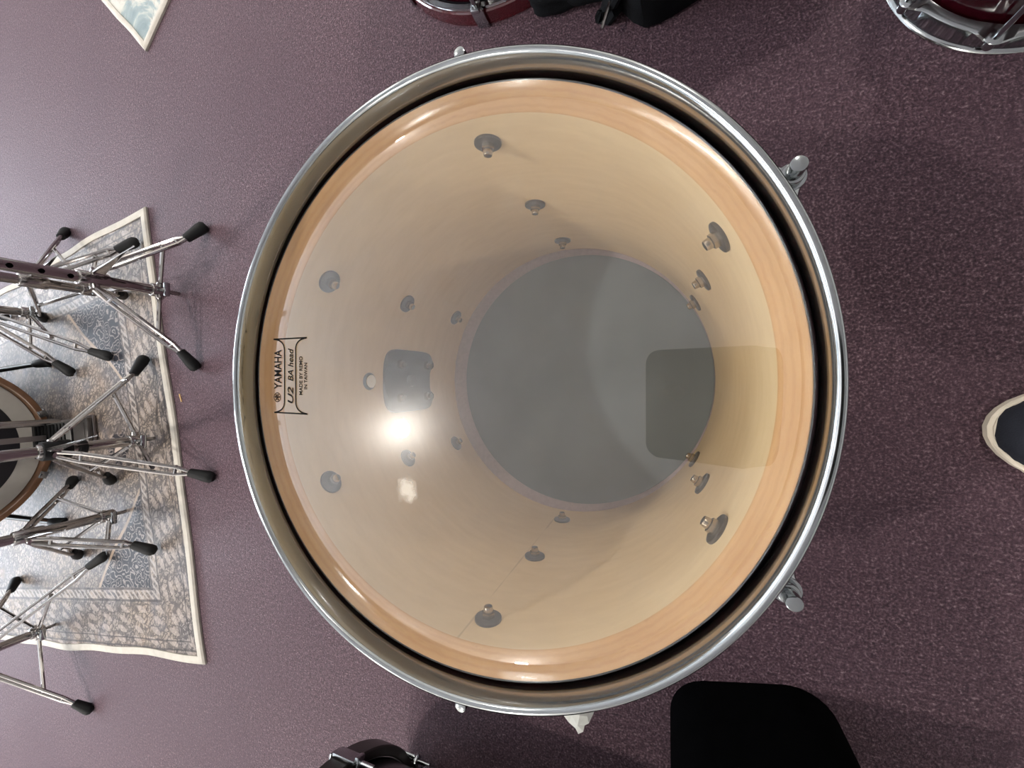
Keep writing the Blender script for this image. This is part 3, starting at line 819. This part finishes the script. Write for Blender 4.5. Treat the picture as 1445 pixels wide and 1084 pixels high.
for z, g in ((0, 0), (.006, .004), (.05, .006), (.10, .004), (.13, -.004), (.142, -.022), (.145, -.06)):
    q = []
    for k in range(64):
        a = 2 * pi * k / 64; ca, sa = cos(a), sin(a); n_ = (abs(ca) ** 14 + abs(sa) ** 14) ** (1 / 14)
        q.append(b.verts.new(fp(.10 + (.10 + g) * ca / n_, .085 + (.085 + g) * sa / n_) + Vector((.003 * sin(5 * a + 40 * z), .003 * cos(4 * a + 30 * z), z))))
    secs.append(q)
for A_, B_ in zip(secs, secs[1:]):
    for k in range(64): b.faces.new((A_[k], A_[(k + 1) % 64], B_[(k + 1) % 64], B_[k]))
cap(b, secs[0]); cap(b, secs[-1]); body = new('body', b, M['blackcloth'], t)
pc = at(785, 29) - A
b = softbox(pc + Vector((.008, .030, 0)), (.036, .031, .018), Vector((1, 0, 0)), Vector((0, 1, 0)), .04, 5, p=4); new('side_pocket', b, M['blackcloth'], t)
b = softbox(at(845, 17) - A + Vector((0, .035, 0)), (.040, .034, .025), Vector((1, 0, 0)), Vector((0, 1, 0)), .03, 8, p=3); new('flap', b, M['blackcloth'], t)
b = BM(); s0, s1 = at(868, 0, .03) - A, at(846, 22, .004) - A
tube(b, [at(880, -30, .05) - A, s0, (s0 + s1) / 2 + Vector((0, 0, .006)), s1, at(862, 24, .004) - A, at(872, 10, .02) - A], .006, 8, flat=1.6); st_ = new('strap', b, M['blackcloth'], t)
b = BM(); q = at(861, 3, .032) - A; cyl(b, q, q + Vector((-.010, -.022, -.006)), .0022, seg=8); new('buckle', b, M['steel'], st_)

# ------------------------------------------------------------------ black upright case, bottom right of the drum
pA, pB, pC = at(944, 985), at(1000, 961), at(1130, 967)
t = BM()
co = at(1062, 964); c1 = (pC - pB).normalized(); c2 = Vector((-c1.y, c1.x, 0))
x0, x1, yt = (at(944, 1000) - co).dot(c1), (at(1183, 1012) - co).dot(c1), 0.0
def rrect(x0, x1, y0, y1, r, n=8):
    P_ = []
    for cx_, cy_, a0 in ((x1 - r, y1 - r, 0), (x0 + r, y1 - r, 90), (x0 + r, y0 + r, 180), (x1 - r, y0 + r, 270)):
        P_ += [(cx_ + r * cos(R(a0 + 90 * i / n)), cy_ + r * sin(R(a0 + 90 * i / n))) for i in range(n + 1)]
    return P_
secs = []
for z, g, rr in ((0, 0, .045), (.02, 0, .045), (.18, .000, .045), (.22, -.006, .045), (.24, -.02, .04), (.245, -.04, .03)):
    secs.append([t.verts.new(co + c1 * x + c2 * y + Vector((0, 0, z))) for x, y in rrect(x0 - g, x1 + g, yt - .24 - g, yt + g, rr)])
n = len(secs[0])
for A_, B_ in zip(secs, secs[1:]):
    for i in range(n): t.faces.new((A_[i], A_[(i + 1) % n], B_[(i + 1) % n], B_[i]))
cap(t, secs[0][::-1]); cap(t, secs[-1])
tag(new('case', t, M['felt']), 'plain black rounded case standing below the large drum at the bottom of the photo', 'case')

# ------------------------------------------------------------------ shoe at the right edge
toe = at(1396, 602, .012)
t = thing('shoe', 'navy canvas shoe with cream rubber toe edge at the right edge of the photo', 'shoe', (toe.x, toe.y, 0), (0, 0, R(-7)))
LS = .285
def half(u):                                   # half width of the sole at length u (0 toe .. 1 heel)
    a = (1 - (1 - min(1, u / .30)) ** 2.3) ** .52
    bk = max(0.0, 1 - max(0, (u - .82) / .18) ** 2.2) ** .5 if u > .82 else 1
    return (.0455 - .007 * max(0, min(1, (u - .3) / .3)) + .0) * a * bk
us = [0, .006, .02, .045, .08, .12, .18, .25, .32, .4, .5, .6, .7, .8, .88, .94, .98, 1.0]
def outline(g):
    c = []
    for u in us: c.append((LS * u * (1 - 2 * g / LS) + g, max(0, half(u) - g)))
    return [(x, y) for x, y in c] + [(x, -y) for x, y in c[::-1][1:-1]]
b = BM(); prism(b, outline(0.0), 0.0, .012); bmesh.ops.bevel(b, geom=[e for e in b.edges if abs(e.verts[0].co.z - e.verts[1].co.z) < 1e-6], offset=.003, segments=3, affect='EDGES')
new('sole', b, M['shoe_rubber'], t)
b = BM(); secs = []
uu = [.016, .03, .07, .11, .16, .22, .30, .38, .46, .54, .62, .72, .82, .90, .96, .985]
for u in uu:
    w = max(.004, half(u) - .0036); h = .015 + .046 * min(1, (u - .014) / .34) ** .55 + (.025 * max(0, (u - .45) / .55))
    if u <= .017: w, h = .008, .0135
    if u > .97: w *= .6
    sec = []
    for i in range(13):
        a = pi * i / 12; ca, sa = cos(a), sin(a)
        sec.append(b.verts.new((LS * u, w * math.copysign(abs(ca) ** .75, ca) * (1 - .18 * sa), (.0115 + (h - .0115) * sa ** .7))))
    secs.append(sec)
for i, (A_, B_) in enumerate(zip(secs, secs[1:])):
    for k in range(12):
        if uu[i] >= .50 and uu[i] < .93 and 4 <= k <= 7: continue
        b.faces.new((A_[k], A_[k + 1], B_[k + 1], B_[k]))
cap(b, secs[0]); cap(b, secs[-1])
new('upper', b, M['navy'], t)
b = BM(); prism(b, [(LS * .1, -.028), (LS * .93, -.026), (LS * .93, .026), (LS * .1, .028)], .0118, .016); new('insole', b, M['lining'], t)
b = BM()
for i in range(4):
    x = LS * (.31 + i * .05); z = .058 + .004 * i; tube(b, [(x, -.020, z - .006), (x + .004, 0, z + .0045), (x, .020, z - .006)], .0022, 8, flat=1.5)
new('laces', b, M['lace'], t)
b = BM(); tube(b, [(LS * .235, -.024, .040), (LS * .215, -.012, .0515), (LS * .21, 0, .0545), (LS * .215, .012, .0515), (LS * .235, .024, .040)], .0018, 8); new('seam', b, M['lining'], t)

# ------------------------------------------------------------------ phone that takes the picture (seen mirrored in the head)
t = thing('phone', 'dark phone above the drum, seen mirrored in the clear head', 'phone', (0, 0, CAMZ), (PS, TH, 0))
b = BM(); prism(b, rrect(-.024, .126, -.080, .028, .014), .0035, .0115); new('body', b, M['phone'], t)
b = BM(); prism(b, rrect(-.018, .020, -.024, .012, .009), .0022, .0036); new('camera_bump', b, M['phone'], t)
for x, y in ((.009, -.014), (-.009, -.006)):
    b = BM(); cyl(b, (x, y, .0022), (x, y, .0010), .0065, seg=24); new('lens', b, M['lensglass'], t)

# small litter on the carpet
q0, q1 = at(254, 556), at(257, 567)
b = BM(); d = q1 - q0; box(b, (0, 0, .001), (d.length, .0022, .002), Matrix.Translation((q0 + q1) / 2) @ Matrix.Rotation(atan2(d.y, d.x), 4, 'Z'), bev=.0005)
tag(new('wood_splinter', b, M['wood']), 'tiny pale wood splinter on the carpet beside the rug', 'splinter')
